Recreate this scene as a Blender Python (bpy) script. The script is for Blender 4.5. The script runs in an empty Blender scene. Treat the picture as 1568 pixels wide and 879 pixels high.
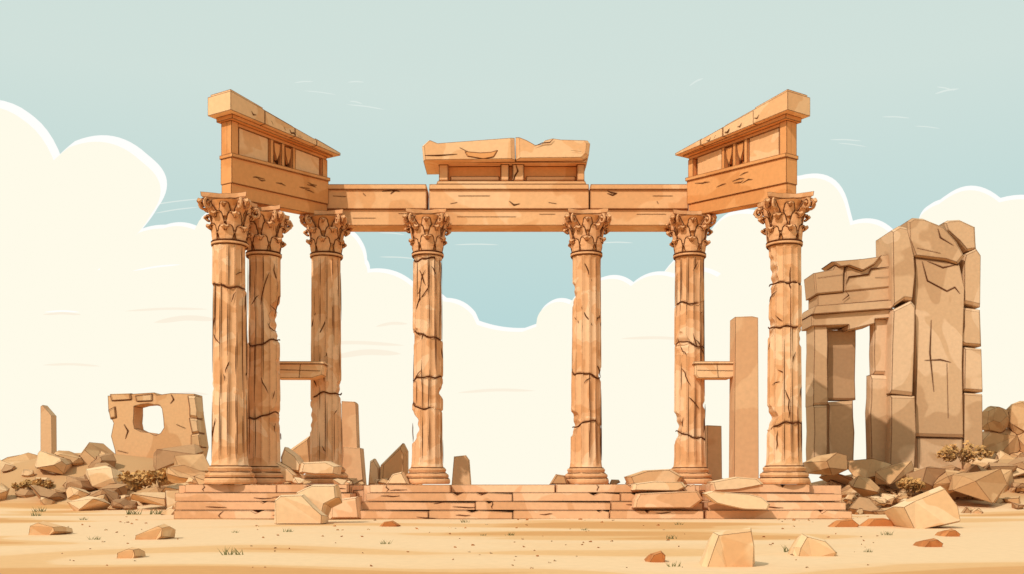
import bpy, bmesh, math, random
from mathutils import Vector, noise
F=1548.0; CAMH=1.15; HOR=740.0; CX=784.0
def wx(px,d): return (px-CX)*d/F
def wz(py,d): return CAMH+(HOR-py)*d/F
scene=bpy.context.scene
# ------------------------------------------------------------ materials
def s2l(c):
    r=[]
    for v in c:
        v/=255.0
        r.append(v/12.92 if v<=0.04045 else ((v+0.055)/1.055)**2.4)
    return (r[0],r[1],r[2],1)
def stone(name,c1,c2,line_r=0.03,line=(0.10,0.03,0.01,1),nscale=0.5,c3=None,lo=0.92,hi=0.992,bump=0.15):
    m=bpy.data.materials.new(name); m.use_nodes=True
    nt=m.node_tree; N=nt.nodes; L=nt.links
    b=N['Principled BSDF']; b.inputs['Roughness'].default_value=0.92
    b.inputs['Specular IOR Level'].default_value=0.15
    geo=N.new('ShaderNodeNewGeometry')
    n1=N.new('ShaderNodeTexNoise'); n1.inputs['Scale'].default_value=nscale; n1.inputs['Detail'].default_value=2; n1.inputs['Distortion'].default_value=0.6
    L.new(geo.outputs['Position'],n1.inputs['Vector'])
    cr=N.new('ShaderNodeValToRGB'); e=cr.color_ramp.elements
    e[0].position=0.45; e[0].color=c2; e[1].position=0.465; e[1].color=c1
    if c3:
        k=e.new(0.575); k.color=c1; k=e.new(0.585); k.color=c3
    L.new(n1.outputs['Fac'],cr.inputs['Fac'])
    n2=N.new('ShaderNodeTexNoise'); n2.inputs['Scale'].default_value=7; n2.inputs['Detail'].default_value=6
    L.new(geo.outputs['Position'],n2.inputs['Vector'])
    mr=N.new('ShaderNodeMapRange'); mr.inputs[1].default_value=0.3; mr.inputs[2].default_value=0.7; mr.inputs[3].default_value=0.95; mr.inputs[4].default_value=1.05
    L.new(n2.outputs['Fac'],mr.inputs[0])
    mu=N.new('ShaderNodeMix'); mu.data_type='RGBA'; mu.blend_type='MULTIPLY'; mu.inputs[0].default_value=1
    L.new(cr.outputs['Color'],mu.inputs[6]); L.new(mr.outputs[0],mu.inputs[7])
    out=mu.outputs[2]
    if line_r>0:
        bv=N.new('ShaderNodeBevel'); bv.samples=6; bv.inputs['Radius'].default_value=line_r
        dt=N.new('ShaderNodeVectorMath'); dt.operation='DOT_PRODUCT'
        L.new(bv.outputs[0],dt.inputs[0]); L.new(geo.outputs['Normal'],dt.inputs[1])
        m2=N.new('ShaderNodeMapRange'); m2.inputs[1].default_value=lo; m2.inputs[2].default_value=hi; m2.inputs[3].default_value=1; m2.inputs[4].default_value=0
        L.new(dt.outputs['Value'],m2.inputs[0])
        mx=N.new('ShaderNodeMix'); mx.data_type='RGBA'
        L.new(m2.outputs[0],mx.inputs[0]); L.new(out,mx.inputs[6]); mx.inputs[7].default_value=line
        out=mx.outputs[2]
    L.new(out,b.inputs['Base Color'])
    bp=N.new('ShaderNodeBump'); bp.inputs['Strength'].default_value=bump; bp.inputs['Distance'].default_value=0.03
    L.new(n2.outputs['Fac'],bp.inputs['Height']); L.new(bp.outputs[0],b.inputs['Normal'])
    return m
def col(*c): return (c[0],c[1],c[2],1)
M_col=stone('column_sandstone',col(.74,.405,.205),col(.655,.325,.145),0.028,nscale=0.8,c3=col(.80,.50,.29))
M_cap=stone('capital_sandstone',col(.72,.375,.18),col(.64,.31,.135),0.022,nscale=1.2)
M_ent=stone('entablature_sandstone',col(.755,.42,.205),col(.69,.35,.155),0.055,nscale=0.4,c3=col(.80,.485,.265))
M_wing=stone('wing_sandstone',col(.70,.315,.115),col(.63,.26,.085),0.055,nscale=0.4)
M_pan=stone('panel_sandstone',col(.79,.48,.255),col(.73,.40,.19),0.05,nscale=0.7)
M_step=stone('step_sandstone',col(.73,.405,.22),col(.65,.335,.165),0.04,nscale=0.5,c3=col(.79,.49,.29))
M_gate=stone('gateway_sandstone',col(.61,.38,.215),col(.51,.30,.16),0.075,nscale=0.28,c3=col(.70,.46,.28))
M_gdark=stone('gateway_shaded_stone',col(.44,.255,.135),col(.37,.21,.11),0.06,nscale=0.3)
M_wall=stone('wall_sandstone',col(.69,.395,.195),col(.61,.32,.145),0.08,nscale=0.35)
M_pil=stone('pillar_sandstone',col(.69,.41,.22),col(.63,.35,.18),0.045,nscale=0.3)
M_rub=stone('rubble_sandstone',col(.61,.35,.17),col(.50,.265,.12),0.06,nscale=0.3,c3=col(.70,.44,.24))
M_rubd=stone('rubble_dark',col(.45,.245,.12),col(.37,.19,.09),0.06,nscale=0.3)
M_bould=stone('boulder_stone',col(.79,.53,.31),col(.72,.43,.22),0.035,nscale=0.8)
M_boulf=stone('small_boulder_stone',col(.79,.51,.28),col(.72,.41,.20),0.02,nscale=0.8)
M_brown=stone('brown_stone',col(.55,.21,.07),col(.46,.16,.05),0.015,nscale=1.0)
M_slab=stone('pale_slab',col(.78,.52,.30),col(.71,.43,.22),0.04,nscale=0.6)
def plain(name,c,rough=.95):
    m=bpy.data.materials.new(name); m.use_nodes=True; nt=m.node_tree
    b=nt.nodes['Principled BSDF']; b.inputs['Roughness'].default_value=rough; b.inputs['Specular IOR Level'].default_value=0.1
    n=nt.nodes.new('ShaderNodeTexNoise'); n.inputs['Scale'].default_value=3
    cr=nt.nodes.new('ShaderNodeValToRGB'); e=cr.color_ramp.elements
    e[0].color=(c[0]*.8,c[1]*.8,c[2]*.8,1); e[1].color=(c[0]*1.15,c[1]*1.15,c[2]*1.15,1); e[0].position=.4; e[1].position=.6
    nt.links.new(n.outputs['Fac'],cr.inputs[0]); nt.links.new(cr.outputs[0],b.inputs['Base Color'])
    return m
M_crack=plain('crack_ink',(.11,.034,.011))  # dark brown ink lines for cracks, joints, flutes and leaf edges
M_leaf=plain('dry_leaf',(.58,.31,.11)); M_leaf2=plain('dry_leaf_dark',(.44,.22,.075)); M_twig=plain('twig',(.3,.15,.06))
M_grass=plain('grass_blade',(.17,.15,.06))
def emis(name,c,st=1):
    m=bpy.data.materials.new(name); m.use_nodes=True; nt=m.node_tree; nt.nodes.clear()
    o=nt.nodes.new('ShaderNodeOutputMaterial'); e=nt.nodes.new('ShaderNodeEmission')
    e.inputs[0].default_value=c; e.inputs[1].default_value=st
    nt.links.new(e.outputs[0],o.inputs[0]); return m
M_cl=emis('cloud_cream',s2l((255,251,233))); M_clw=emis('cloud_white',s2l((255,255,252))); M_clt=emis('cloud_tint',s2l((252,241,221)))
M_cls=emis('cloud_thin',s2l((222,234,228)))
# ------------------------------------------------------------ mesh builder
class MB:
    def __init__(s): s.v=[]; s.f=[]; s.m=[]
    def add(s,v,f,mat=0):
        o=len(s.v); s.v+= [tuple(p) for p in v]
        for q in f: s.f.append(tuple(i+o for i in q)); s.m.append(mat)
    def build(s,name,mats,parent=None,smooth=False,recalc=True):
        me=bpy.data.meshes.new(name); me.from_pydata(s.v,[],s.f); me.update()
        for m in mats: me.materials.append(m)
        me.polygons.foreach_set('material_index',s.m)
        if recalc:
            bm=bmesh.new(); bm.from_mesh(me); bmesh.ops.recalc_face_normals(bm,faces=bm.faces); bm.to_mesh(me); bm.free()
        if smooth:
            me.polygons.foreach_set('use_smooth',[True]*len(me.polygons))
        ob=bpy.data.objects.new(name,me); scene.collection.objects.link(ob)
        if parent: ob.parent=parent
        return ob
    def hexa(s,p,mat=0):
        s.add(p,[(0,3,2,1),(4,5,6,7),(0,1,5,4),(1,2,6,5),(2,3,7,6),(3,0,4,7)],mat)
    def box(s,x0,x1,y0,y1,z0,z1,mat=0):
        s.hexa([(x0,y0,z0),(x1,y0,z0),(x1,y1,z0),(x0,y1,z0),(x0,y0,z1),(x1,y0,z1),(x1,y1,z1),(x0,y1,z1)],mat)
    def tube(s,pts,r,mat=0,seg=4):
        pts=[Vector(p) for p in pts]; vs=[]; fs=[]
        n=len(pts)
        for i,p in enumerate(pts):
            t=(pts[min(i+1,n-1)]-pts[max(i-1,0)]); 
            if t.length<1e-6: t=Vector((0,0,1))
            t.normalize()
            a=t.cross(Vector((0.13,1,0.07))); a.normalize(); b=t.cross(a)
            k=1.0 if 0<i<n-1 else 0.25
            for q in range(seg):
                an=2*math.pi*q/seg
                vs.append(p+(a*math.cos(an)+b*math.sin(an))*r*k)
        for i in range(n-1):
            for q in range(seg):
                fs.append((i*seg+q,i*seg+(q+1)%seg,(i+1)*seg+(q+1)%seg,(i+1)*seg+q))
        s.add(vs,fs,mat)
    def prism(s,prof,d,th,ch=0.06,mat=0,shrink=None,slope=0):
        """prof: silhouette in the vertical plane standing at distance d (metres x,z)"""
        n=len(prof); cx=sum(p[0] for p in prof)/n; cz=sum(p[1] for p in prof)/n
        R=sum(math.hypot(p[0]-cx,p[1]-cz) for p in prof)/n
        k=1-(shrink if shrink is not None else ch/R)
        r0=[(cx+(x-cx)*k,d,cz+(z-cz)*k) for x,z in prof]
        r1=[(x,d+ch,z) for x,z in prof]
        r2=[(x,d+th+slope,z) for x,z in prof]
        f=[tuple(range(n)),tuple(reversed(range(2*n,3*n)))]
        for a,b in ((0,n),(n,2*n)):
            for i in range(n):
                j=(i+1)%n; f.append((a+i,b+i,b+j,a+j))
        s.add(r0+r1+r2,f,mat)
    def pprism(s,pp,d,th,**k):
        s.prism([(wx(x,d),wz(y,d)) for x,y in pp],d,th,**k)
def hull_rock(mb,c,size,seed,mat=0,n=13,rot=None,box=.55):
    rnd=random.Random(seed); bm=bmesh.new()
    for i in range(n):
        v=Vector((rnd.gauss(0,1),rnd.gauss(0,1),rnd.gauss(0,1))).normalized()
        mx=max(abs(v.x),abs(v.y),abs(v.z)); v=v*(1-box)+v/mx*box
        bm.verts.new((v.x*size[0]*rnd.uniform(.85,1.0),v.y*size[1],v.z*size[2]*rnd.uniform(.85,1.0)))
    bmesh.ops.convex_hull(bm,input=bm.verts)
    bmesh.ops.dissolve_limit(bm,angle_limit=math.radians(20),verts=bm.verts,edges=bm.edges)
    a=rnd.uniform(-.35,.35) if rot is None else rot
    bm.verts.ensure_lookup_table(); vs=[v for v in bm.verts if v.link_faces]; ix={v:i for i,v in enumerate(vs)}
    ca,sa=math.cos(a),math.sin(a)
    P=[(c[0]+v.co.x*ca+v.co.z*sa, c[1]+v.co.y, c[2]-v.co.x*sa+v.co.z*ca) for v in vs]
    mb.add(P,[tuple(ix[v] for v in f.verts) for f in bm.faces],mat); bm.free()
def empty(name,loc=(0,0,0)):
    e=bpy.data.objects.new(name,None); scene.collection.objects.link(e); e.location=(0,0,0); return e
# ------------------------------------------------------------ ground
def G(x,y,cx,cy,sx,sy,h): return h*math.exp(-((x-cx)/sx)**2-((y-cy)/sy)**2)
def gz(x,y):
    z=G(x,y,-22.5,50,4.5,4,1.9)+G(x,y,-17,52,5,5,1.7)+G(x,y,-30,54,6,6,1.5)+G(x,y,18.5,47,7,5,1.7)+G(x,y,28,50,7,7,2.3)
    z+=G(x,y,-9,60,14,7,.9)+G(x,y,-13,45,2.5,3,.9)
    k=max(0,min(1,(y-40)/20)); z+=k*.12*noise.noise(Vector((x*.1,y*.1,0)))
    z+=.03*noise.noise(Vector((x*.25,y*.25,3.3)))*min(1,y/10 if y>0 else 0)
    return z
mb=MB()
def axis(lim,step,near):
    a=[0.0]; s=step
    while a[-1]<lim:
        if a[-1]>near: s*=1.25
        a.append(a[-1]+s)
    return a
ax=axis(2500,.7,45); xs=[-v for v in reversed(ax[1:])]+ax
ay=axis(3000,.7,72); ys=[-v for v in reversed(axis(400,5,20)[1:])]+ay
V=[(x,y,gz(x,y)) for y in ys for x in xs]; nx=len(xs)
Fc=[(j*nx+i,j*nx+i+1,(j+1)*nx+i+1,(j+1)*nx+i) for j in range(len(ys)-1) for i in range(nx-1)]
mb.add(V,Fc,0)
m=bpy.data.materials.new('desert_sand'); m.use_nodes=True; nt=m.node_tree; N=nt.nodes; L=nt.links
b=N['Principled BSDF']; b.inputs['Roughness'].default_value=.95; b.inputs['Specular IOR Level'].default_value=.1
g=N.new('ShaderNodeNewGeometry'); mp=N.new('ShaderNodeMapping'); mp.inputs['Scale'].default_value=(.10,.26,.1); mp.inputs['Location'].default_value=(1.3,.4,0)
L.new(g.outputs['Position'],mp.inputs[0])
n=N.new('ShaderNodeTexNoise'); n.inputs['Scale'].default_value=1.0; n.inputs['Detail'].default_value=1.0; n.inputs['Distortion'].default_value=.4
L.new(mp.outputs[0],n.inputs['Vector'])
cr=N.new('ShaderNodeValToRGB'); e=cr.color_ramp.elements
e[0].position=.30; e[0].color=(.63,.31,.115,1); e[1].position=.53; e[1].color=(.79,.52,.30,1)
k=e.new(.375); k.color=(.65,.325,.125,1); k=e.new(.385); k.color=(.72,.405,.18,1); k=e.new(.445); k.color=(.73,.42,.195,1); k=e.new(.455); k.color=(.78,.49,.265,1)
sp=N.new('ShaderNodeSeparateXYZ'); L.new(g.outputs['Position'],sp.inputs[0])
mr=N.new('ShaderNodeMapRange'); mr.inputs[1].default_value=11.5; mr.inputs[2].default_value=15; mr.inputs[3].default_value=-.20; mr.inputs[4].default_value=.01
L.new(sp.outputs['Y'],mr.inputs[0])
ad=N.new('ShaderNodeMath'); L.new(n.outputs['Fac'],ad.inputs[0]); L.new(mr.outputs[0],ad.inputs[1]); L.new(ad.outputs[0],cr.inputs[0])
n2=N.new('ShaderNodeTexNoise'); n2.inputs['Scale'].default_value=5; n2.inputs['Detail'].default_value=8; L.new(g.outputs['Position'],n2.inputs['Vector'])
m3=N.new('ShaderNodeMapRange'); m3.inputs[1].default_value=.3; m3.inputs[2].default_value=.7; m3.inputs[3].default_value=.96; m3.inputs[4].default_value=1.03; L.new(n2.outputs['Fac'],m3.inputs[0])
mu=N.new('ShaderNodeMix'); mu.data_type='RGBA'; mu.blend_type='MULTIPLY'; mu.inputs[0].default_value=1
L.new(cr.outputs[0],mu.inputs[6]); L.new(m3.outputs[0],mu.inputs[7])
mr4=N.new('ShaderNodeMapRange'); mr4.inputs[1].default_value=.15; mr4.inputs[2].default_value=.6; L.new(sp.outputs['Z'],mr4.inputs[0])
mx=N.new('ShaderNodeMix'); mx.data_type='RGBA'; L.new(mr4.outputs[0],mx.inputs[0]); L.new(mu.outputs[2],mx.inputs[6]); mx.inputs[7].default_value=(.54,.30,.14,1)
L.new(mx.outputs[2],b.inputs['Base Color'])
bp=N.new('ShaderNodeBump'); bp.inputs['Strength'].default_value=.15; bp.inputs['Distance'].default_value=.03; L.new(n2.outputs['Fac'],bp.inputs['Height']); L.new(bp.outputs[0],b.inputs['Normal'])
mb.build('ground',[m],smooth=True)
# ------------------------------------------------------------ temple
temple=empty('ruined_temple')
TOP=1.12
mb=MB(); rnd=random.Random(5)
ranges=[[(265,546),(549,1078),(1081,1306)],[(267,541),(552,1076),(1083,1296)],[(268,538),(560,1071),(1084,1290)],[(282,532),(566,690),(852,1066),(1086,1240)]]
hz=TOP/4
for c,rs in enumerate(ranges):
    d=32.4+c*.34
    for (a,bb) in rs:
        x=wx(a,d); xe=wx(bb,d)
        while x<xe-.05:
            w=rnd.uniform(2.0,5.6); 
            if xe-(x+w)<1.2: w=xe-x
            y0=d+rnd.uniform(-.06,.06); z1=(c+1)*hz-rnd.uniform(0.0,.012); z0=c*hz+.004
            pts=[(x+.01,z0),(x+w-.01,z0),(x+w-.01,z1-.06*rnd.random())]
            qs=sorted([rnd.uniform(.1,.9)*w for _ in range(rnd.randint(0,2))],reverse=True)
            if len(qs)==2 and qs[0]-qs[1]<.7: qs=qs[:1]
            for q in qs:
                ww=rnd.uniform(.08,.25)
                pts+=[(x+min(w-.05,q+ww),z1),(x+q,z1-rnd.uniform(.05,.11)),(x+max(.05,q-ww*.8),z1)]
            pts+=[(x+.01+.06*rnd.random(),z1),(x+.01,z1-.05*rnd.random()-.01)]
            mb.prism(pts,y0,1.5,ch=.012,mat=0)
            for _ in range(2):
                if rnd.random()<.55:
                    q=x+w*rnd.uniform(.1,.85); zz=z0+rnd.uniform(.06,.2); p=[]
                    if rnd.random()<.5:
                        for i in range(4): p.append((q,y0,z1-.02-i*(hz-.05)/3.2)); q+=rnd.uniform(-.12,.12)
                    else:
                        for i in range(4): p.append((q,y0,zz)); q+=rnd.uniform(.1,.3); zz+=rnd.uniform(-.03,.03)
                    mb.tube(p,.013,1)
            x+=w
d=33.42
mb.box(wx(690,d),wx(850,d),d+.3,39.5,3*hz+.003,TOP-.02)
for a,bb in [(272,538),(556,1072),(1085,1290)]:
    mb.box(wx(a,33.8),wx(bb,33.8),33.9,40.4,0.01,TOP-.035)
mb.box(wx(538,34),wx(556,34),34.2,40.3,.0,.9); mb.box(wx(1072,34),wx(1085,34),34.2,40.3,.0,.9)
mb.build('stepped_platform',[M_step,M_crack],temple)
# columns
def column(idx,px,d,ztop,r,seed,chips=(),joints=(),caph=1.6,capw=.81):
    rnd=random.Random(seed); cx=wx(px,d); cy=d
    z0=TOP; zb=z0+.62; zc=ztop-caph
    mb=MB(); nf=13; ns=9; nu=nf*ns; nr=int((zc-zb)/.05)
    chips=[(a,wz(py,d),hh*1.15,dp*1.25,rnd.uniform(0,6)) for a,py,hh,dp in chips]
    js=[]
    for py in joints:
        js.append((wz(py,d),rnd.uniform(0,6),rnd.uniform(.02,.20),rnd.uniform(.02,.07),rnd.uniform(0,6)))
    def jz(j,th): return j[0]+j[2]*math.sin(th+j[1])+j[3]*math.sin(3*th+j[4])+.025*math.sin(7*th+j[1]*3)
    def rad(z):
        t=(z-zb)/(zc-zb); e=.10*math.exp(-(z-zb)/.12)+.07*math.exp(-(zc-z)/.1)
        return r*(1.03-.10*t)*(1+e*.6)
    drum=[(rnd.uniform(-.03,.03),rnd.uniform(-.025,.025)) for _ in range(len(js)+1)]
    vs=[];fs=[]
    for i in range(nr+1):
        z=zb+(zc-zb)*i/nr; R=rad(z)
        for q in range(nu):
            th=2*math.pi*q/nu; u=(q%ns)/ns
            gr=0
            if .2<u: gr=math.sin(math.pi*(u-.2)/.8)**.5
            endf=min(1,(z-zb)/.2,(zc-z)/.2); endf=max(0,endf)
            rr=R*(1-.085*gr*endf)
            k=0
            for j in js:
                zz=jz(j,th)
                if z>zz: k+=1
                dd=abs(z-zz)
                if dd<.055: rr-=.035*(1-dd/.055)
            x=rr*math.cos(th)+drum[k][0]; y=rr*math.sin(th)+drum[k][1]
            for (a,zz,hh,dp,ph) in chips:
                dz=abs(z-zz)/hh
                if dz<1:
                    lim=R-dp*(1-dz**2.2)+.03*math.sin(z*17+ph)
                    ca,sa=math.cos(a),math.sin(a); pr=x*ca+y*sa
                    if pr>lim:
                        x-=(pr-lim)*ca; y-=(pr-lim)*sa
            nn=.008*noise.noise(Vector((x*2+seed,y*2,z*2)))
            vs.append((cx+x+nn,cy+y+nn,z))
    for i in range(nr):
        for q in range(nu):
            fs.append((i*nu+q,i*nu+(q+1)%nu,(i+1)*nu+(q+1)%nu,(i+1)*nu+q))
    mb.add(vs,fs,0)
    def surf(th,z,o=.0):
        R=rad(z)*1.0+o; return (cx+R*math.cos(th),cy+R*math.sin(th),z)
    for j in js:
        p=[]; s0=rnd.randint(17,22); ex=rnd.randint(11,19)
        for q in range(s0,s0+ex):
            th=2*math.pi*q/36; p.append(surf(th,jz(j,th),-.018))
        mb.tube(p,.025,1)
    for _ in range(10):
        th=rnd.uniform(-math.pi,0); z=rnd.uniform(zb+.5,zc-.5); p=[]
        dt=rnd.uniform(-.22,.22); dz=rnd.choice([-1,1])*rnd.uniform(.05,.22)
        for q in range(rnd.randint(3,6)):
            p.append(surf(th,z,-.005)); th+=dt+rnd.uniform(-.12,.12); z+=dz+rnd.uniform(-.06,.06)
            if z<zb+.2 or z>zc-.2: break
        if len(p)>2: mb.tube(p,.018,1)
    for q in range(nf):
        for e_ in (.0,.2):
            th=2*math.pi*(q+e_)/nf; z=zb+.15+rnd.uniform(0,.3)
            while z<zc-.5:
                l=rnd.uniform(.8,3.2); z2=min(z+l,zc-.1); ok=True
                for (a,zz,hh,dp,ph) in chips:
                    if math.cos(th-a)>.3 and z<zz+hh and z2>zz-hh: ok=False
                if ok: mb.tube([surf(th,z+(z2-z)*t/3,-.004) for t in range(4)],.011,1)
                z=z2+rnd.uniform(.15,1.0)
    prof=[(0,1.44),(.05,1.5),(.13,1.5),(.2,1.45),(.22,1.36),(.24,1.38),(.30,1.42),(.36,1.38),(.40,1.26),(.44,1.20),(.48,1.23),(.53,1.26),(.58,1.20),(.60,1.10),(.66,1.04)]
    nb=40; vs=[];fs=[]
    for (h,k) in prof:
        for q in range(nb):
            th=2*math.pi*q/nb; a=k*r*(1+.015*math.sin(5*th+seed)+.01*math.sin(11*th+h*9))
            vs.append((cx+a*math.cos(th),cy+a*math.sin(th),z0+h))
    for i in range(len(prof)-1):
        for q in range(nb): fs.append((i*nb+q,i*nb+(q+1)%nb,(i+1)*nb+(q+1)%nb,(i+1)*nb+q))
    mb.add(vs,fs,2)
    for hh,kk in ((.21,1.40),(.40,1.25),(.60,1.12)):
        mb.tube([(cx+kk*r*math.cos(2*math.pi*q/30),cy+kk*r*math.sin(2*math.pi*q/30),z0+hh) for q in range(31)],.022,1)
    mb.build('column_%d'%idx,[M_col,M_crack,M_cap],temple)
    # capital
    mb=MB(); prof=[(-.06,1.0),(-.03,1.12),(.05,1.14),(.08,1.02),(.12,.96),(.5,.98),(.9,1.06),(1.2,1.2),(caph-.22,1.36)]
    rt=r*.93; vs=[];fs=[];nb=32
    for (h,k) in prof:
        for q in range(nb):
            th=2*math.pi*q/nb; vs.append((cx+k*rt*math.cos(th),cy+k*rt*math.sin(th),zc+h))
    for i in range(len(prof)-1):
        for q in range(nb): fs.append((i*nb+q,i*nb+(q+1)%nb,(i+1)*nb+(q+1)%nb,(i+1)*nb+q))
    mb.add(vs,fs,2)
    for kk,hh in ((1.12,.08),(1.08,-.05)):
        mb.tube([(cx+kk*rt*math.cos(2*math.pi*q/30),cy+kk*rt*math.sin(2*math.pi*q/30),zc+hh) for q in range(31)],.022,1)
    ringv=[];ringf=[]
    for h,k in ((-.04,1.1),(-.02,1.15),(.04,1.15),(.06,1.1)):
        for q in range(nb):
            th=2*math.pi*q/nb; ringv.append((cx+k*rt*math.cos(th),cy+k*rt*math.sin(th),zc+h))
    for i in range(3):
        for q in range(nb): ringf.append((i*nb+q,i*nb+(q+1)%nb,(i+1)*nb+(q+1)%nb,(i+1)*nb+q))
    mb.add(ringv,ringf,0)
    def leaf(th,h0,H,R0,R1,W,curl,bent=0):
        nt_=9; nw=6; A=[]
        def pt(t,u,off=0):
            if t<.68:
                s=t/.68; rr=R0+(R1-R0)*s**1.6; hh=h0+H*s
            else:
                s=(t-.68)/.32; an=s*math.pi*.95; rr=R1+curl*math.sin(an)*1.1+curl*.35*s; hh=h0+H+curl*.35*math.sin(an)-curl*1.1*(1-math.cos(an))*.5
            lob=1+.10*math.sin(t*22)
            w=W*(math.sin(min(1,t*1.05+.18)*math.pi*.92)**.55)*lob if t<.97 else W*.2
            rib=.05*(1-abs(u))-.045*abs(u)**2
            a=th+bent*t; tx,ty=-math.sin(a),math.cos(a); q=rr+rib+off
            return (cx+q*math.cos(a)+tx*u*w,cy+q*math.sin(a)+ty*u*w,zc+hh+.03*math.cos(u*6)*t)
        for i in range(nt_+1):
            for j in range(nw+1): A.append(pt(i/nt_,j/nw*2-1))
        o=len(A); Bk=[(cx+(x-cx)*.944,cy+(y-cy)*.944,z-.015) for x,y,z in A]
        F_=[]; W1=nw+1
        for i in range(nt_):
            for j in range(nw):
                k=i*W1+j; F_.append((k,k+1,k+W1+1,k+W1)); F_.append((o+k,o+k+W1,o+k+W1+1,o+k+1))
            k=i*W1; F_.append((k,k+W1,o+k+W1,o+k)); k=i*W1+nw; F_.append((k,o+k,o+k+W1,k+W1))
        for j in range(nw): k=nt_*W1+j; F_.append((k,k+1,o+k+1,o+k))
        mb.add(A+Bk,F_,0)
        for sd in (-.95,.95): mb.tube([pt(t,sd,.0) for t in (.02,.15,.3,.45,.6,.7,.78)],.014,1)
    for q in range(6):
        th=2*math.pi*(q+.5)/6+rnd.uniform(-.08,.08)
        leaf(th,.08,.50+rnd.uniform(-.07,.05),rt*1.02,rt*1.12,.28,.13)
    for q in range(6):
        th=2*math.pi*q/6+rnd.uniform(-.06,.06)
        leaf(th,.40,.60+rnd.uniform(-.10,.05),rt*1.02,rt*1.24,.27,.15)
    for q in range(4):
        th=math.pi/4+q*math.pi/2
        leaf(th,.80,.55,rt*1.1,capw*1.12,.20,.20)
        for sd in (-1,1):
            p=[]
            for t in range(16):
                an=t*.55; k=.19*(1-t/19)
                a=th+sd*.16; rr=capw*1.20-.1+k*math.sin(an); p.append((cx+rr*math.cos(a),cy+rr*math.sin(a),ztop-.38+k*math.cos(an)))
            mb.tube(p,.05,0,5)
        a=th+math.pi/4
        leaf(a,.85,.4,rt*1.15,rt*1.36,.19,.11)
    vs=[]; ring=[]
    for s in range(4):
        a0=math.pi/4+s*math.pi/2
        for t in range(8):
            tt=t/8; c0=Vector((math.cos(a0),math.sin(a0)))*capw*1.32; c1=Vector((math.cos(a0+math.pi/2),math.sin(a0+math.pi/2)))*capw*1.32
            p=c0.lerp(c1,tt); mid=(c0+c1).normalized(); p=p-mid*(.22*math.sin(math.pi*tt))
            ring.append(p*rnd.uniform(.96,1.01))
    nr_=len(ring); lay=[(ztop-.25,.86),(ztop-.16,.93),(ztop-.14,1.0),(ztop,1.02)]
    for z,k in lay: vs+=[(cx+p.x*k,cy+p.y*k,z+rnd.uniform(-.015,.015)) for p in ring]
    fs=[tuple(range(nr_)),tuple(range(3*nr_,4*nr_))]
    for i in range(3):
        for q in range(nr_): fs.append((i*nr_+q,i*nr_+(q+1)%nr_,(i+1)*nr_+(q+1)%nr_,(i+1)*nr_+q))
    mb.add(vs,fs,0)
    mb.build('capital_%d'%idx,[M_cap,M_crack,M_wing],temple)
PI=math.pi
column(1,352,34,10.74,.575,1,[(PI*.98,590,.25,.06),(0,440,.2,.05)],(442,))
column(2,404,35.5,10.72,.58,2,[(0,492,.75,.20),(-.2,640,.5,.14),(0,560,.3,.06)],(523,640))
column(3,500,38,11.25,.575,3,[(PI,640,.5,.05),(0,600,.4,.12)],(608,))
column(4,655,38,11.29,.565,4,[(PI,655,.55,.22),(-2.6,520,.3,.10),(0,600,.25,.10)],(400,516,580,622))
column(5,898,38,11.29,.565,5,[(PI,450,.4,.10),(PI*1.05,648,.45,.16),(0,575,.25,.08)],(572,655))
column(6,1056,38,11.25,.575,6,[(PI,655,.55,.18),(0,620,.3,.08),(-2.4,530,.4,.12)],(467,530,668))
column(7,1201,34,10.74,.565,7,[(PI,428,.75,.16),(PI*1.02,500,.4,.10),(PI,640,.35,.18),(0,520,.3,.1)],(440,500,655))
# back beam (architrave)
mb=MB(); rnd=random.Random(11)
for a,b_ in ((500,653),(657,902),(904,1054)):
    mb.pprism([(a,345),(b_,345),(b_,320),(a,320)],38.16,1.0,ch=.02,mat=0)
    mb.pprism([(a,319.5),(b_,319.5),(b_,290),(a,290)],38.06,1.1,ch=.02)
    mb.pprism([(a,289.6),(b_,289.6),(b_-.5,282),(a+.5,282)],37.98,1.2,ch=.02)
def crackp(mb,pts,d,r=.022,mat=1): mb.tube([(wx(x,d),d,wz(y,d)) for x,y in pts],r,mat)
for c in ([(930,292),(936,295),(944,296),(938,299),(930,296)],[(585,293),(600,291),(612,293)],[(598,297),(604,292),(608,291)],[(1006,308),(1008,312)],[(780,308),(787,314),(796,312)],[(702,300),(750,300)],[(510,300),(530,301)],[(560,300),(556,296)],[(1000,300),(1030,300)],[(840,310),(852,312)],[(690,312),(700,310)]):
    crackp(mb,c,38.05)
for c in ([(870,344),(880,337),(902,336)],[(610,327),(640,327)],[(826,328),(850,328)],[(975,328),(1020,328)],[(540,334),(575,334)],[(700,332),(790,332)]): crackp(mb,c,38.15,.018)
mb.build('architrave_beam',[M_ent,M_crack],temple)
# attic block and broken cornice
mb=MB()
mb.pprism([(668,281.8),(898,281.8),(896,277),(670,277)],38.0,1.3,ch=.02)
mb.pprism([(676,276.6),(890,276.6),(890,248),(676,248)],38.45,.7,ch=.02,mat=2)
for a,b_ in ((672,686),(767,779),(785,802),(884,895)):
    mb.pprism([(a,276.5),(b_,276.5),(b_,249),(a,249)],38.2,.9,ch=.03)
for a,b_ in ((690,764),(806,881)):
    mb.pprism([(a,276),(b_,276),(b_,270),(a,270)],38.38,.2,ch=.02)
mb.pprism([(664,249),(898,249),(900,243),(662,243)],38.0,1.4,ch=.03)
mb.pprism([(648,246),(646,223),(656,214),(668,219),(788,210),(789,244)],37.7,1.7,ch=.10,mat=3)
mb.pprism([(790,244),(789.5,209),(802,214),(816,222),(828,221),(834,214),(846,211),(860,213),(900,214),(904,219),(902,236),(894,243)],37.75,1.65,ch=.10,mat=3)
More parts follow.
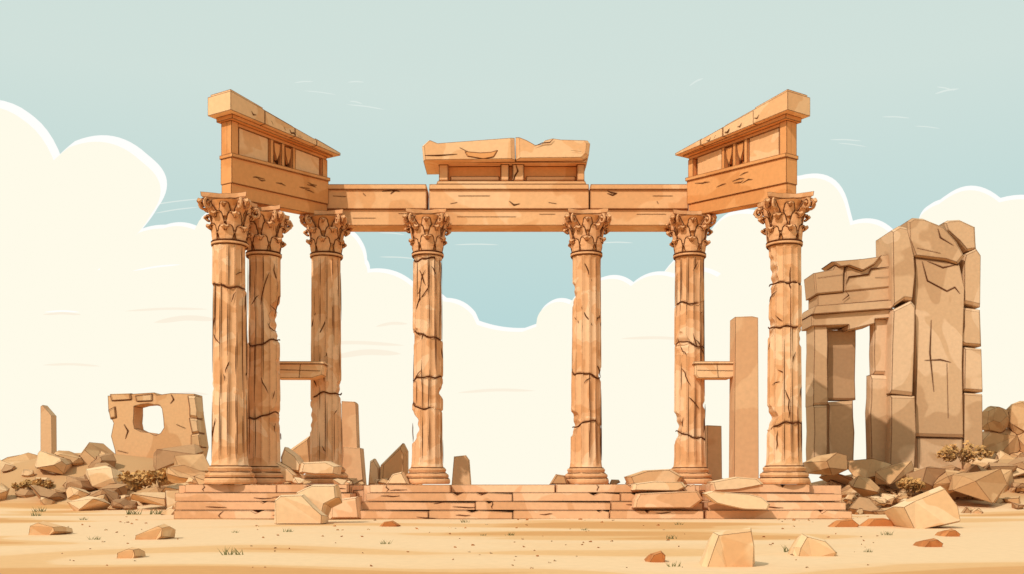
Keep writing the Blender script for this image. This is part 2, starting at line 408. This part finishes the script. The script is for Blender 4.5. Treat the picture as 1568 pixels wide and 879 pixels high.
mb.pprism([(712,232),(735,234),(752,233),(762,230),(756,240),(740,243),(716,239)],37.67,.2,ch=.02,mat=2)
for c in ([(704,226),(718,233)],[(818,224),(830,219),(842,218),(848,212)],[(650,238),(672,238),(700,236)],[(874,230),(890,232)]):
    crackp(mb,c,37.69,.02)
for c in ([(785,282),(788,270),(793,262),(790,252)],[(776,280),(783,268)]): crackp(mb,c,38.19,.02)
mb.build('attic_block',[M_ent,M_crack,M_wing,M_pan],temple)
# wings
def wing(name,A,B,side):
    mb=MB(); A=Vector(A); B=Vector(B); u=(B-A); Ln=u.length; u.normalize()
    n=Vector((u.y,-u.x))*(1 if side>0 else -1)
    if n.x*side<0: n=-n
    def pc(s0,s1,o0,o1,za,zb_,mat=0):
        P=[]
        f=lambda zz,s: zz[0]+(zz[1]-zz[0])*s/Ln
        for z in (za,zb_):
            for s,o in ((s0,o0),(s1,o0),(s1,o1),(s0,o1)):
                p=A+u*s+n*o; P.append((p.x,p.y,f(z,s)))
        mb.hexa(P,mat)
    T=-.46
    bot=(10.75,11.18); mid=(12.24,12.62); tp=(13.36,13.42); a1=(10.75+.5,11.18+.45)
    up=lambda z,dz:(z[0]+dz,z[1]+dz)
    pc(-.0,Ln,T,0,bot,a1,0)
    pc(-.02,Ln+.02,T-.02,.05,up(a1,.003),up(mid,-.13),0)
    pc(-.05,Ln+.05,T-.05,.11,up(mid,-.127),mid,0)
    pc(.0,Ln,T,-.2,up(mid,.003),up(tp,-.003),0)
    pc(-.01,.30,T-.01,.02,up(mid,.004),up(tp,-.004),0)
    for s0,s1,mt in ((.40,1.75,1),(1.80,1.95,0),(2.35,2.5,0),(2.9,3.05,0),(3.1,4.35,1),(Ln-.25,Ln+.01,0)):
        pc(s0,s1,-.3,-.06 if mt else .0,up(mid,.005),up(tp,-.13),mt)
    pc(.31,Ln-.01,-.3,-.02,up(tp,-.126),up(tp,-.005),0)
    pc(-.12,Ln+.10,T-.12,.18,tp,(tp[0]+.15,tp[1]+.05),0)
    q0=(tp[0]+.153,tp[1]+.053)
    cuts=[-.40,1.15,2.6,3.7,Ln+.28]; rr=random.Random(70+side)
    for i in range(4):
        g=.012; dz=rr.uniform(-.03,.0) if i else 0; o=rr.uniform(-.03,.02) if i else 0
        pc(cuts[i]+g,cuts[i+1]-g,T-.24,.40+o,q0,(14.10+dz,13.60+dz),1)
        pc(max(cuts[i],-.34)+g*2,min(cuts[i+1],Ln+.22)-g*2,T-.18,.32+o,(14.103+dz,13.603+dz),(14.2+dz*2,13.66+dz*2),1)
    rnd=random.Random(3+side)
    def ck(s,o,z,pts,r=.02):
        mb.tube([((A+u*(s+a)+n*o).x,(A+u*(s+a)+n*o).y,z+b) for a,b in pts],r,3)
    for k in range(7):
        s=rnd.uniform(.3,Ln-.8); z=11.55+.4*s/Ln+rnd.uniform(.0,.4); 
        ck(s,.05,z,[(0,0),(rnd.uniform(.1,.3),rnd.uniform(-.05,.05)),(rnd.uniform(.35,.6),rnd.uniform(-.03,.1))],.015)
    for k in range(6):
        s=rnd.uniform(.2,Ln-.4); z=13.78-.05*s; 
        ck(s,.403,z,[(0,0),(.08,-.1),(.22,-.06),(.3,-.15)][:rnd.randint(2,4)],.02)
    for s,dz in ((2.1,0),(2.25,-.1),(2.65,0),(2.78,-.12)):
        ck(s,-.16,13.15,[(0,0),(.08,-.2),(-.03,-.4+dz),(.04,-.55+dz)],.045)
    for s in (2.15,2.7):
        P=[];Q=[]
        for a,b in ((-.16,0),(-.13,-.3),(0,-.62),(.12,-.34),(.17,0)):
            p=A+u*(s+a)+n*(-.02); P.append((p.x,p.y,13.2+b))
            p=A+u*(s+a)+n*(-.21); Q.append((p.x,p.y,13.2+b))
        mb.add(P+Q,[(0,1,2,3,4),(9,8,7,6,5)]+[(i,i+5,(i+1)%5+5,(i+1)%5) for i in range(5)],0)
    mb.build(name,[M_wing,M_pan,M_gdark,M_crack],temple)
wing('wing_entablature_1',(wx(354,34),34),(wx(501,38),38.0),1)
wing('wing_entablature_2',(wx(1205,34),34),(wx(1054,38),38.0),-1)
mb=MB()
mb.pprism([(421,556),(494,556),(496,560),(494,574),(478,579),(424,579),(421,574)],36.6,.7,ch=.05)
mb.pprism([(421,553),(496,553),(497,557),(420,557)],36.55,.8,ch=.02)
crackp(mb,[(424,566),(490,568)],36.6); crackp(mb,[(460,558),(458,579)],36.6)
mb.build('stone_bracket_1',[M_pan,M_crack],temple)
mb=MB(); mb.pprism([(1064,556),(1132,556),(1134,560),(1132,574),(1118,579),(1068,579),(1064,574)],37.2,.7,ch=.05)
mb.pprism([(1063,553),(1134,553),(1135,557),(1062,557)],37.15,.8,ch=.02)
crackp(mb,[(1068,567),(1130,568)],37.2); crackp(mb,[(1098,558),(1100,579)],37.2)
mb.build('stone_bracket_2',[M_pan,M_crack],temple)
def pillar(name,pp,d,th,base,mats=[M_pil]):
    mb=MB(); zb=base
    pts=[(wx(x,d),wz(y,d)) for x,y in pp]; pts=[(x,z if z>zb+.4 else zb) for x,z in pts]
    mb.prism(pts,d,th,ch=.03); return mb.build(name,mats)
p=pillar('stone_pillar',[(1124,740),(1162,740),(1161,486),(1152,484),(1126,485)],36.9,.9,1.1)
pillar('stone_pillar',[(1083,740),(1106,740),(1105,652),(1083,651)],39.4,.6,1.08)
pillar('broken_pillar',[(519,760),(558,760),(552,686),(526,684)],40.8,.9,.0)
pillar('broken_pillar',[(521,760),(550,760),(545,618),(543,615),(523,614)],41,.7,.0)
pillar('broken_pillar',[(690,760),(722,760),(718,704),(713,697),(695,699)],43,.8,.0)
pillar('obelisk',[(62,760),(80,760),(79,636),(65,620),(62,622)],56,.6,.8)
# ------------------------------------------------------------ left ruined wall with window
mb=MB(); d=52
outer=[(165,606),(205,603),(236,601),(240,605),(262,602),(298,603),(300,630),(308,684),(300,722),(240,730),(180,726),(176,690),(170,668),(174,648),(166,630)]
inner=[(205,622),(216,619),(228,618),(236,620),(244,620),(248,626),(250,640),(251,655),(246,663),(238,667),(228,662),(216,661),(206,656),(204,646),(205,634)]
n=len(outer); vs=[];T=1.3
for ring,dd in ((outer,0),(inner,0),(outer,T),(inner,T)):
    vs+=[(wx(x,d),d+dd,wz(y,d)) for x,y in ring]
fs=[]
for i in range(n):
    j=(i+1)%n
    fs+=[(i,j,n+j,n+i),(2*n+j,2*n+i,3*n+i,3*n+j),(i,2*n+i,2*n+j,j),(n+i,n+j,3*n+j,3*n+i)]
mb.add(vs,fs,0)
for pp,dd,mt in (([(287,606),(299,606),(303,630),(302,640),(290,638),(290,625)],51.9,2),([(289,640),(302,642),(305,662),(294,664)],51.9,2),([(292,666),(305,664),(308,684),(292,690)],51.88,2),([(167,603),(200,602),(202,612),(170,614)],51.93,0),([(165,628),(176,622),(178,640),(168,642)],51.92,0),([(206,606),(234,603),(234,614),(208,615)],51.94,2)):
    mb.pprism(pp,dd,1.0,ch=.1,mat=mt)
for c in ([(262,604),(266,612),(261,618)],[(190,650),(196,660),(192,672)],[(255,690),(262,700),(275,698)],[(180,690),(196,694)],[(270,650),(284,656)]): crackp(mb,c,51.99,.03)
mb.build('ruined_wall',[M_wall,M_crack,M_rub])
# ------------------------------------------------------------ right ruined gateway
gate=empty('ruined_gateway')
def rough(x0,x1,y0,y1,seed,j=2.0,step=26):
    rnd=random.Random(seed); P=[]
    def ed(a,b_):
        L_=math.hypot(b_[0]-a[0],b_[1]-a[1]); k=max(1,int(L_/step))
        for i in range(k):
            t=(i+(rnd.uniform(-.25,.25) if i else 0))/k; P.append((a[0]+(b_[0]-a[0])*t+rnd.uniform(-j,j),a[1]+(b_[1]-a[1])*t+rnd.uniform(-j,j)))
    ed((x0,y1),(x1,y1)); ed((x1,y1),(x1,y0)); ed((x1,y0),(x0,y0)); ed((x0,y0),(x0,y1)); return P
mb=MB(); D=45
mb.pprism(rough(1246,1268,498,620,1,1),D,1.2,ch=.06); mb.pprism(rough(1246,1267,621,720,2,1),D-.05,1.2,ch=.06)
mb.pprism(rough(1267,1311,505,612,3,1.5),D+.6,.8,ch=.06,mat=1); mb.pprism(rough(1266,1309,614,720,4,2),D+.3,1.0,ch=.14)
mb.pprism(rough(1338,1367,486,572,5,1.5),D+.1,.55,ch=.1); mb.pprism(rough(1333,1364,574,720,6,1.5),D-.1,.6,ch=.12)
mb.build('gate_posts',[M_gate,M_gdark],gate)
mb=MB()
mb.pprism([(1243,499),(1300,497),(1300,505),(1340,495),(1340,488),(1368,486),(1368,472),(1243,480)],D-.15,1.6,ch=.04)
mb.pprism([(1244,481),(1367,472),(1367,459),(1248,468)],D-.35,1.9,ch=.04)
mb.pprism([(1252,469),(1366,459),(1366,440),(1252,450)],D-.05,1.4,ch=.03)
mb.pprism([(1249,451),(1292,447),(1292,420),(1294,405),(1280,404),(1276,412),(1246,418)],D-.15,1.5,ch=.05)
mb.pprism([(1293,447),(1366,440),(1368,388),(1350,390),(1340,398),(1326,399),(1318,396),(1300,400),(1294,414)],D-.1,1.5,ch=.05)
mb.pprism([(1274,400),(1322,396),(1350,392),(1340,404),(1322,414),(1300,406),(1286,408)],D-.3,1.6,ch=.06)
for c in ([(1295,436),(1300,424),(1330,420),(1334,412),(1366,408)],[(1252,426),(1290,421)],[(1290,460),(1300,452),(1296,447)],[(1340,425),(1362,424)]): crackp(mb,c,D-.14,.03)
mb.build('gate_lintel',[M_gate,M_crack],gate)
mb=MB()
mb.pprism([(1366,352),(1378,345),(1390,348),(1396,372),(1400,390),(1402,420),(1398,460),(1385,458),(1368,470)],D-.6,2,ch=.1)
mb.pprism([(1368,474),(1396,460),(1402,468),(1401,520),(1398,606),(1364,602),(1366,520)],D-.65,2.1,ch=.1)
mb.pprism([(1364,605),(1402,606),(1404,660),(1401,722),(1362,722),(1364,660)],D-.6,2.1,ch=.1)
mb.pprism([(1390,338),(1398,333),(1414,334),(1446,347),(1466,370),(1478,392),(1468,404),(1450,398),(1432,396),(1401,392),(1391,366)],D-.3,2.2,ch=.1)
mb.pprism([(1401,394),(1432,398),(1452,401),(1470,404),(1478,440),(1474,556),(1476,670),(1400,668),(1403,560),(1400,470)],D-.15,2.2,ch=.08)
mb.pprism([(1446,340),(1452,337),(1470,336),(1494,347),(1495,370),(1496,382),(1482,384),(1470,370),(1450,352)],D+.1,2.0,ch=.09)
mb.pprism([(1479,388),(1496,380),(1503,390),(1502,470),(1476,464),(1476,400)],D+.0,2.2,ch=.1)
mb.pprism([(1475,470),(1502,474),(1504,530),(1478,528),(1470,524),(1476,500)],D+.05,2.2,ch=.1)
mb.pprism([(1477,531),(1504,534),(1506,600),(1476,598)],D-.0,2.2,ch=.1)
mb.pprism([(1476,601),(1505,603),(1506,722),(1474,722)],D+.05,2.2,ch=.1)
mb.pprism([(1402,669),(1476,671),(1476,722),(1402,722)],D+.0,2.2,ch=.1)
for c in ([(1412,400),(1420,430),(1450,446),(1462,440),(1470,450)],[(1416,552),(1440,551),(1456,555)],[(1420,400),(1444,410),(1470,404)],[(1426,490),(1424,540),(1430,600)],[(1450,556),(1452,640)]): crackp(mb,c,D-.15,.026)
for c in ([(1436,350),(1440,364),(1460,376)],[(1404,380),(1440,388)]): crackp(mb,c,D-.3,.026)
mb.build('gate_tower',[M_gate,M_crack],gate)
# ------------------------------------------------------------ rubble
def pxrock(mb,x0,x1,yt,yb,seed,d=None,mat=0,n=13,rot=None,depth=.8,box=.55):
    if d is None: d=F*CAMH/(yb-HOR)
    w=(x1-x0)*d/F/2; h=(yb-yt)*d/F/2
    dd=d+w*depth; k=dd/d
    hull_rock(mb,(wx((x0+x1)/2,d)*k,dd,wz((yt+yb)/2,dd)),(w*1.12*k,w*depth,h*1.12*k),seed,mat,n,rot,box)
def scatter(mb,x0,x1,d0,d1,n,s0,s1,seed,mats=(0,),flat=.6,zoff=0,base=None,nn=(9,14),box=.55):
    rnd=random.Random(seed)
    for i in range(n):
        d=rnd.uniform(d0,d1); X=wx(rnd.uniform(x0,x1),d); s=s0+(s1-s0)*rnd.random()**2
        z=(gz(X,d) if base is None else base)+zoff
        hull_rock(mb,(X,d,z+s*flat*.4),(s,s*rnd.uniform(.7,1.1),s*flat*rnd.uniform(.7,1.2)),rnd.randrange(99999),rnd.choice(mats),rnd.randint(*nn),box=box)
mb=MB()
scatter(mb,-80,300,43,50,40,.35,1.1,21,(0,0,1,1),nn=(16,24),box=.2)
scatter(mb,130,330,40,46,30,.3,.95,22,(0,0,1,1,2),nn=(12,18),box=.35)
scatter(mb,255,330,36,42,14,.25,.7,23,(0,2))
for a in ((132,192,712,758,3,45,2),(195,262,752,784,4,40,0),(232,290,716,742,5,44,2),(265,325,690,735,6,43,0),(100,140,742,766,7,42,0),(255,320,712,745,10,38,0),(160,215,720,752,11,46,0),(135,180,748,772,12,42,1),(236,312,680,724,13,48,1),(96,150,728,756,15,45,1)):
    pxrock(mb,a[0],a[1],a[2],a[3],a[4]+40,a[5],a[6],n=18,box=.3)
mb.pprism([(92,745),(108,700),(126,676),(172,716),(185,750)],48.5,2.5,ch=.8,mat=0,shrink=.3)
pxrock(mb,-10,100,694,775,77,50,0,n=70,rot=0,box=0); pxrock(mb,40,140,704,780,78,49,0,n=70,rot=0,box=0); pxrock(mb,-90,20,716,780,79,47,1,n=70,rot=0,box=0)
mb.build('rubble_heap',[M_rub,M_rubd,M_slab])
mb=MB()
scatter(mb,1230,1620,41,45,80,.3,1.0,31,(0,0,1,1))
scatter(mb,1300,1560,37,42,24,.25,.8,32,(0,0,1))
scatter(mb,1310,1400,38,42,40,.15,.4,33,(0,2),zoff=.3)
for a in ((1232,1300,695,728,1,42,0),(1290,1360,700,735,2,42,0),(1340,1400,712,745,3,41,0),(1420,1480,720,760,4,40,0),(1450,1540,722,775,5,39,0),(1390,1450,715,760,6,40,1),(1300,1345,730,760,7,39,0)):
    pxrock(mb,a[0],a[1],a[2],a[3],a[4]+80,a[5],a[6])
mb.build('rubble_heap',[M_rub,M_rubd,M_slab])
mb=MB(); rnd=random.Random(8)
for a in ((1502,1545,620,665),(1540,1590,612,670),(1498,1560,650,710),(1545,1620,640,720),(1515,1580,680,745),(1575,1680,600,740),(1500,1540,700,745),(1600,1720,660,760)):
    pxrock(mb,a[0],a[1],a[2],a[3],rnd.randrange(999),50,rnd.choice((0,0,1)),n=46,box=0)
for i in range(10): pxrock(mb,1500+i*18,1550+i*20,690+rnd.uniform(-10,20),775,rnd.randrange(999),47,0 if i%2 else 1,n=26,box=.15)
mb.build('boulder_heap',[M_rub,M_rubd])
mb=MB()
scatter(mb,290,560,33.6,35.5,10,.15,.4,41,(0,2),base=TOP)
scatter(mb,300,460,38.5,40,14,.25,.6,42,(0,2),base=TOP)
scatter(mb,540,640,38.6,40,9,.25,.5,43,(0,2),base=TOP)
scatter(mb,860,960,38.6,40,8,.2,.4,44,(0,0,1),base=TOP)
scatter(mb,960,1240,38.8,40,20,.2,.5,45,(0,0,2),base=TOP)
mb.pprism([(413,740),(414,712),(422,706),(440,716),(452,728),(455,740)],35.2,1.0,ch=.2,mat=2,shrink=.2)
mb.pprism([(430,720),(428,700),(434,684),(452,697),(462,712),(460,724)],35.6,.8,ch=.2,mat=2,shrink=.2)
mb.pprism([(456,724),(460,708),(500,706),(517,714),(515,727),(480,727)],35.0,.9,ch=.2,mat=2,shrink=.2)
mb.pprism([(440,690),(474,666),(478,712),(440,740)],39.4,.7,ch=.2,mat=0,shrink=.2)
mb.pprism([(563,745),(566,706),(572,702),(580,716),(582,745)],40.3,.7,ch=.15,mat=2,shrink=.2)
mb.pprism([(580,745),(582,712),(596,698),(616,678),(622,690),(622,745)],40.0,.9,ch=.2,mat=0,shrink=.25)
mb.pprism([(590,742),(600,726),(616,722),(626,742)],37.0,.6,ch=.2,mat=2,shrink=.2)
mb.pprism([(960,730),(990,720),(1028,718),(1048,730),(1040,742),(965,742)],36.8,1.0,ch=.2,mat=0,shrink=.15)
mb.pprism([(842,742),(852,726),(866,728),(870,742)],37.0,.6,ch=.2,mat=0,shrink=.2)
mb.pprism([(1092,752),(1088,738),(1130,730),(1162,733),(1172,742),(1130,750)],33.3,.7,ch=.15,mat=2,shrink=.12)
mb.pprism([(968,751),(970,741),(1000,737),(1046,738),(1052,746),(1040,752)],33.0,.6,ch=.12,mat=2,shrink=.12)
mb.pprism([(970,778),(972,766),(978,756),(1070,752),(1078,765),(1060,778)],32.2,.8,ch=.1,mat=3,shrink=.08)
mb.pprism([(505,795),(506,772),(520,764),(548,760),(552,795)],32.25,.9,ch=.15,mat=3,shrink=.15)
mb.build('fallen_stones',[M_rub,M_rubd,M_slab,M_step])
mb=MB(); d=31.9
P=[(1078,756),(1090,752),(1150,757),(1168,762),(1180,772),(1176,781),(1140,780),(1112,774),(1096,770)]
mb.pprism(P,d,.45,ch=.06,shrink=.06); mb.build('fallen_slab',[M_bould])
def boulder(name,prof,d,th,top,mat,chz=.35,shr=.2):
    """facetted boulder: silhouette ring, front ring pulled in, and a smaller back ring"""
    pr=[(wx(x,d),wz(y,d)) for x,y in prof]; n=len(pr)
    cx=sum(p[0] for p in pr)/n+top[0]; cz=sum(p[1] for p in pr)/n+top[1]; zmin=min(p[1] for p in pr)
    r0=[(cx+(x-cx)*(1-shr),d-th*chz if z>zmin+.05 else d-th*chz*.6,max(zmin-.03,cz+(z-cz)*(1-shr)) if z>zmin+.05 else zmin-.03) for x,z in pr]
    r1=[(x,d,z-(.03 if z<zmin+.02 else 0)) for x,z in pr]; cx2=sum(p[0] for p in pr)/n
    r2=[(cx2+(x-cx2)*.85,d+th,zmin-.03+(z-zmin)*.8) for x,z in pr]
    mb=MB(); f=[tuple(range(n)),tuple(reversed(range(2*n,3*n)))]
    for a,b_ in ((0,n),(n,2*n)):
        for i in range(n): j=(i+1)%n; f.append((a+i,b_+i,b_+j,a+j))
    mb.add(r0+r1+r2,f,0)
    return mb.build(name,[mat])
boulder('boulder',[(1073,866),(1085,834),(1092,815),(1150,808),(1155,835),(1156,862),(1110,867)],14.2,.5,(-.05,.05),M_boulf,.5,.16)
boulder('boulder',[(1368,776),(1386,766),(1440,744),(1462,774),(1467,800),(1440,806),(1393,810)],25.8,1.1,(-.2,.1),M_bould,.4,.14)
boulder('boulder',[(420,800),(421,766),(430,758),(466,757),(486,778),(500,790),(498,800)],28.0,1.0,(0,.1),M_bould,.3,.12)
boulder('boulder',[(452,800),(454,754),(480,742),(518,742),(520,762),(500,772),(490,800)],28.7,1.0,(0,.1),M_bould,.3,.12)
boulder('boulder',[(1213,849),(1216,838),(1228,817),(1262,826),(1282,846),(1280,852),(1240,852)],16.2,.45,(-.05,.03),M_boulf,.45,.2)
boulder('boulder',[(205,828),(210,820),(252,802),(260,806),(258,822),(240,829)],20.6,.5,(-.1,.04),M_boulf,.45,.2)
boulder('boulder',[(178,856),(182,846),(202,838),(213,840),(215,852),(206,857)],15.6,.3,(-.03,.03),M_boulf,.45,.2)
boulder('boulder',[(44,820),(52,804),(66,798),(96,806),(98,814),(80,820)],22.6,.6,(-.1,.04),M_boulf,.45,.2)
for k,(a,d) in enumerate(((( (987,858),(996,848),(1012,843),(1019,850),(1018,860)),15),(((1404,838),(1414,827),(1430,824),(1441,832),(1440,838)),18.3),(((1437,822),(1446,812),(1458,810),(1468,818),(1466,822)),21.9),(((1266,808),(1280,797),(1304,794),(1316,804),(1312,808)),26.5),(((1314,806),(1330,794),(1352,793),(1378,800),(1374,807)),27),(((10,778),(18,768),(34,765),(48,773),(46,778)),46),(((578,807),(588,799),(602,797),(613,804),(610,807)),26.8))):
    boulder('stone',a,d,.4,(0,.02),M_brown,.5,.25)
# ------------------------------------------------------------ bushes
def bush(name,px,pb,d,w,h,seed):
    rnd=random.Random(seed); mb=MB(); X=wx(px,d); Z=gz(X,d); Z=max(Z,wz(pb,d))
    for i in range(9):
        a=rnd.uniform(-1,1); mb.tube([(X,d,Z-.3),(X+a*w*.3,d+rnd.uniform(-.2,.2),Z+h*.4),(X+a*w*.8,d+rnd.uniform(-.3,.3),Z+h*rnd.uniform(.6,.9))],.02,2)
    cl=[(rnd.uniform(-.8,.8)*w,rnd.uniform(-.4,.4)*w,rnd.uniform(.15,.85)*h) for _ in range(18)]
    for i in range(460):
        c=rnd.choice(cl); r=.24*h+.06
        o=Vector((rnd.gauss(0,1),rnd.gauss(0,1),rnd.gauss(0,1))).normalized()*r*rnd.random()**.4
        k=1-.5*(abs(c[0])/w)**2
        p=Vector((X+c[0]+o.x,d+c[1]+o.y,Z+(c[2]+o.z)*k)); s=rnd.uniform(.08,.14)
        a=Vector((rnd.gauss(0,1),rnd.gauss(0,1),rnd.gauss(0,1))).normalized(); b_=a.orthogonal().normalized()
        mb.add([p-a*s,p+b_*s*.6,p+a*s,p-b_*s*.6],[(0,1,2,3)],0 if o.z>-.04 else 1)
    mb.build(name,[M_leaf,M_leaf2,M_twig],recalc=False)
bush('desert_bush',208,748,44,.8,.8,1); bush('desert_bush',50,762,46,.9,.4,3)
bush('desert_bush',1475,704,42.5,1.2,.75,4); bush('desert_bush',1395,750,40,.6,.4,6)
bush('desert_bush',245,738,42,.6,.5,7)
mb=MB(); rnd=random.Random(9)
for px,py,s in ((357,851,1.3),(440,815,.9),(590,833,.8),(110,774,2.6),(175,778,2.6),(240,788,2.4),(205,788,2.2),(60,784,2.0),(712,800,1),(1028,824,.9),(1213,845,1.1),(1358,820,.9),(1032,866,.7),(145,827,.8),(780,820,.8),(1445,778,2.4),(1325,782,1.8),(55,790,1.5),(1330,845,.6),(740,820,.5),(360,816,.6),(895,812,.6),(1040,804,.8),(128,796,.9)):
    d=F*CAMH/(py-HOR); X=wx(px,d)
    for i in range(18):
        a=rnd.uniform(-1,1); l=rnd.uniform(.06,.13)*s; x=X+rnd.uniform(-.12,.12)*s; y=d+rnd.uniform(-.05,.05); z=gz(x,y)-.005
        mb.add([(x-.009*s,y,z),(x+.009*s,y,z),(x+a*l*.9,y+rnd.uniform(-.03,.03),z+l)],[(0,1,2)],0)
mb.build('grass',[M_grass],recalc=False)
mb=MB()
for i in range(150):
    py=790+80*rnd.random()**1.3; d=F*CAMH/(py-HOR)
    c=rnd.choice([430,540,700,790,890,1030,130,200,1300,1200]); X=wx(rnd.gauss(c,30),d); s=rnd.uniform(.015,.04)*d/18
    hull_rock(mb,(X,d,gz(X,d)+s*.2),(s,s,s*.6),rnd.randrange(9999),rnd.choice((0,0,1)),8)
mb.build('pebbles',[M_brown,M_boulf])
# ------------------------------------------------------------ clouds (distant banks)
def arcs(pts):
    out=[]
    for i in range(len(pts)-1):
        x0,y0=pts[i][0],pts[i][1]; x1,y1=pts[i+1][0],pts[i+1][1]; s=pts[i][2]
        L_=math.hypot(x1-x0,y1-y0); nx_,ny_=(y1-y0)/L_,-(x1-x0)/L_
        for k in range(12):
            t=k/12; b_=s*L_*4*t*(1-t); 
            out.append((x0+(x1-x0)*t+nx_*b_,y0+(y1-y0)*t+ny_*b_))
    out.append((pts[-1][0],pts[-1][1])); return out
def mkcloud(top,d,dx=4,dy=-6,bottom=760,rim=None,rx=0,yb=None):
    mb=MB(); pl=arcs(top); full=pl+[(pl[-1][0],bottom),(pl[0][0],bottom)]
    def plate(P,dd,th,mt):
        n=len(P); vs=[(wx(x,dd),dd,wz(y,dd)) for x,y in P]+[(wx(x,dd),dd+th,wz(y,dd)) for x,y in P]
        fs=[tuple(range(n)),tuple(reversed(range(n,2*n)))]+[(i,n+i,n+(i+1)%n,(i+1)%n) for i in range(n)]
        mb.add(vs,fs,mt)
    plate(full,d,8,0)
    pr=arcs(top[:rim]) if rim else pl
    pw=[(x+dx,y+dy) for x,y in pr]; ex=pr[-1][0]-rx
    if yb is None: yb=pr[-1][1]+(30 if rim else 400)
    plate(pw+[(ex,pr[-1][1]+2),(ex,yb),(pw[0][0],yb)],d+12,8,1)
    mb.build('cloud',[M_cl,M_clw,M_clt,M_cls],recalc=False)
mkcloud([(-900,300,.2),(-500,220,.25),(-250,180,.25),(-70,165,.22),(78,250,.02),(105,226,.16),(215,246,.25),(226,322,.05),(176,380,0),(130,420,0),(110,600,0)],700,dx=10,dy=-10,rim=9,rx=30)
mkcloud([(40,500,0),(176,384,.12),(250,350,.10),(298,352,-.0),(305,338,.22),(415,330,.2),(525,352,.15),(556,400,.1),(560,418,.12),(632,440,.08),(680,462,.12),(724,484,.0),(730,497,-.05),(800,508,0),(822,500,.15),(835,470,.15),(872,466,.1),(920,430,.14),(966,438,.14),(1030,425,.15),(1100,425,.15),(1165,455,0),(1200,600,0)],760,dx=4,dy=-6,rim=21,rx=10,yb=600)
mkcloud([(1000,445,.1),(1080,372,.22),(1160,330,.25),(1220,276,.26),(1296,322,.0),(1302,345,.18),(1372,368,.2),(1440,420,0),(1500,560,0)],830,dx=4,dy=-7,rim=8,rx=30,yb=520)
mkcloud([(1410,350,.2),(1440,312,.22),(1530,310,.15),(1640,340,.25),(1900,300,.25),(2200,340,.25),(2700,400,0)],790,dx=2,dy=-7)
mkcloud([(-1600,470,0),(-300,500,0),(0,520,0),(500,560,0),(1100,560,0),(1400,450,0),(2800,440,0)],900,dx=0,dy=-1)
def wisp(mb,x,y,w,h,d,mat,sk=0):
    P=[];n=12
    for i in range(n+1):
        t=i/n; P.append((x-w/2+w*t,y-h*math.sin(math.pi*t)**.8+sk*(t-.5)))
    for i in range(n-1,0,-1):
        t=i/n; P.append((x-w/2+w*t,y+h*.25*math.sin(math.pi*t*3)*.5+sk*(t-.5)))
    mb.add([(wx(a,d),d,wz(b_,d)) for a,b_ in P],[tuple(range(len(P)))],mat)
mb=MB()
for a in ((285,492,100,9,-4),(255,475,130,4,-3),(560,545,110,10,-6),(545,528,150,6,2),(95,482,60,4,0),(600,498,50,5,-4),(290,604,60,4,0),(110,560,90,4,2),(760,600,120,5,-3),(1010,520,120,5,3)): wisp(mb,a[0],a[1],a[2],a[3],690,2,a[4])
for a in ((240,410,75,3,-10),(1345,440,60,3,0),(95,478,55,3,0)): wisp(mb,a[0],a[1],a[2],a[3],688,1,a[4])
for a in ((465,126,30,2,-2),(545,126,26,2,0),(490,142,50,1.5,6),(560,164,60,2,8),(545,157,20,2,4),(1066,126,22,3,-12),(1210,148,55,1.5,4),(1295,215,50,2,2),(1305,222,46,1.5,6),(1372,180,44,2,2),(1450,140,38,3,-8),(1448,136,28,2,6),(265,310,90,2,-12),(270,322,70,2,-10),(600,358,40,2,3),(1420,195,40,1.5,4),(610,395,60,2,3),(730,375,70,2,0),(945,372,50,2,0)): wisp(mb,a[0],a[1],a[2],a[3],1000,3,a[4])
mb.build('cloud_wisps',[M_cl,M_clw,M_clt,M_cls],recalc=False)
# ------------------------------------------------------------ sun + sky
el=math.radians(40)
h_=math.hypot(.58,.78)
tos=Vector((-.58*math.cos(el)/h_,-.78*math.cos(el)/h_,math.sin(el)))
sd=bpy.data.lights.new('sun','SUN'); sd.energy=3.0; sd.angle=math.radians(.5); sd.color=(1,.945,.85)
so=bpy.data.objects.new('sun',sd); scene.collection.objects.link(so)
so.rotation_euler=tos.to_track_quat('Z','Y').to_euler()
w=bpy.data.worlds.new('World'); scene.world=w; w.use_nodes=True; nt=w.node_tree; N=nt.nodes; L=nt.links
bg=N['Background']
sky=N.new('ShaderNodeTexSky'); sky.sky_type='NISHITA'; sky.sun_disc=False; sky.sun_elevation=el; sky.sun_rotation=math.atan2(tos.x,tos.y)
tc=N.new('ShaderNodeTexCoord'); sx=N.new('ShaderNodeSeparateXYZ'); L.new(tc.outputs['Generated'],sx.inputs[0])
cr=N.new('ShaderNodeValToRGB'); e=cr.color_ramp.elements
e[0].position=.10; e[0].color=tuple(v*10.3 for v in s2l((176,212,213))[:3])+(1,)
e[1].position=.36; e[1].color=tuple(v*10.5 for v in s2l((207,223,216))[:3])+(1,)
k=e.new(.27); k.color=tuple(v*10.4 for v in s2l((197,219,214))[:3])+(1,)
L.new(sx.outputs['Z'],cr.inputs[0])
mx=N.new('ShaderNodeMix'); mx.data_type='RGBA'; mx.inputs[0].default_value=.95; L.new(sky.outputs[0],mx.inputs[6]); L.new(cr.outputs[0],mx.inputs[7])
L.new(mx.outputs[2],bg.inputs[0]); bg.inputs[1].default_value=.1
# ------------------------------------------------------------ camera
cd=bpy.data.cameras.new('camera'); cam=bpy.data.objects.new('camera',cd); scene.collection.objects.link(cam)
cam.location=(0,0,CAMH); cam.rotation_euler=(math.radians(90),0,0); cd.sensor_width=36; cd.lens=36*F/1568; cd.shift_y=(HOR-439.5)/1568
cd.clip_end=6000; cd.clip_start=.1; scene.camera=cam
scene.view_settings.view_transform='Standard'; scene.view_settings.look='None'; scene.view_settings.exposure=0; scene.view_settings.gamma=1
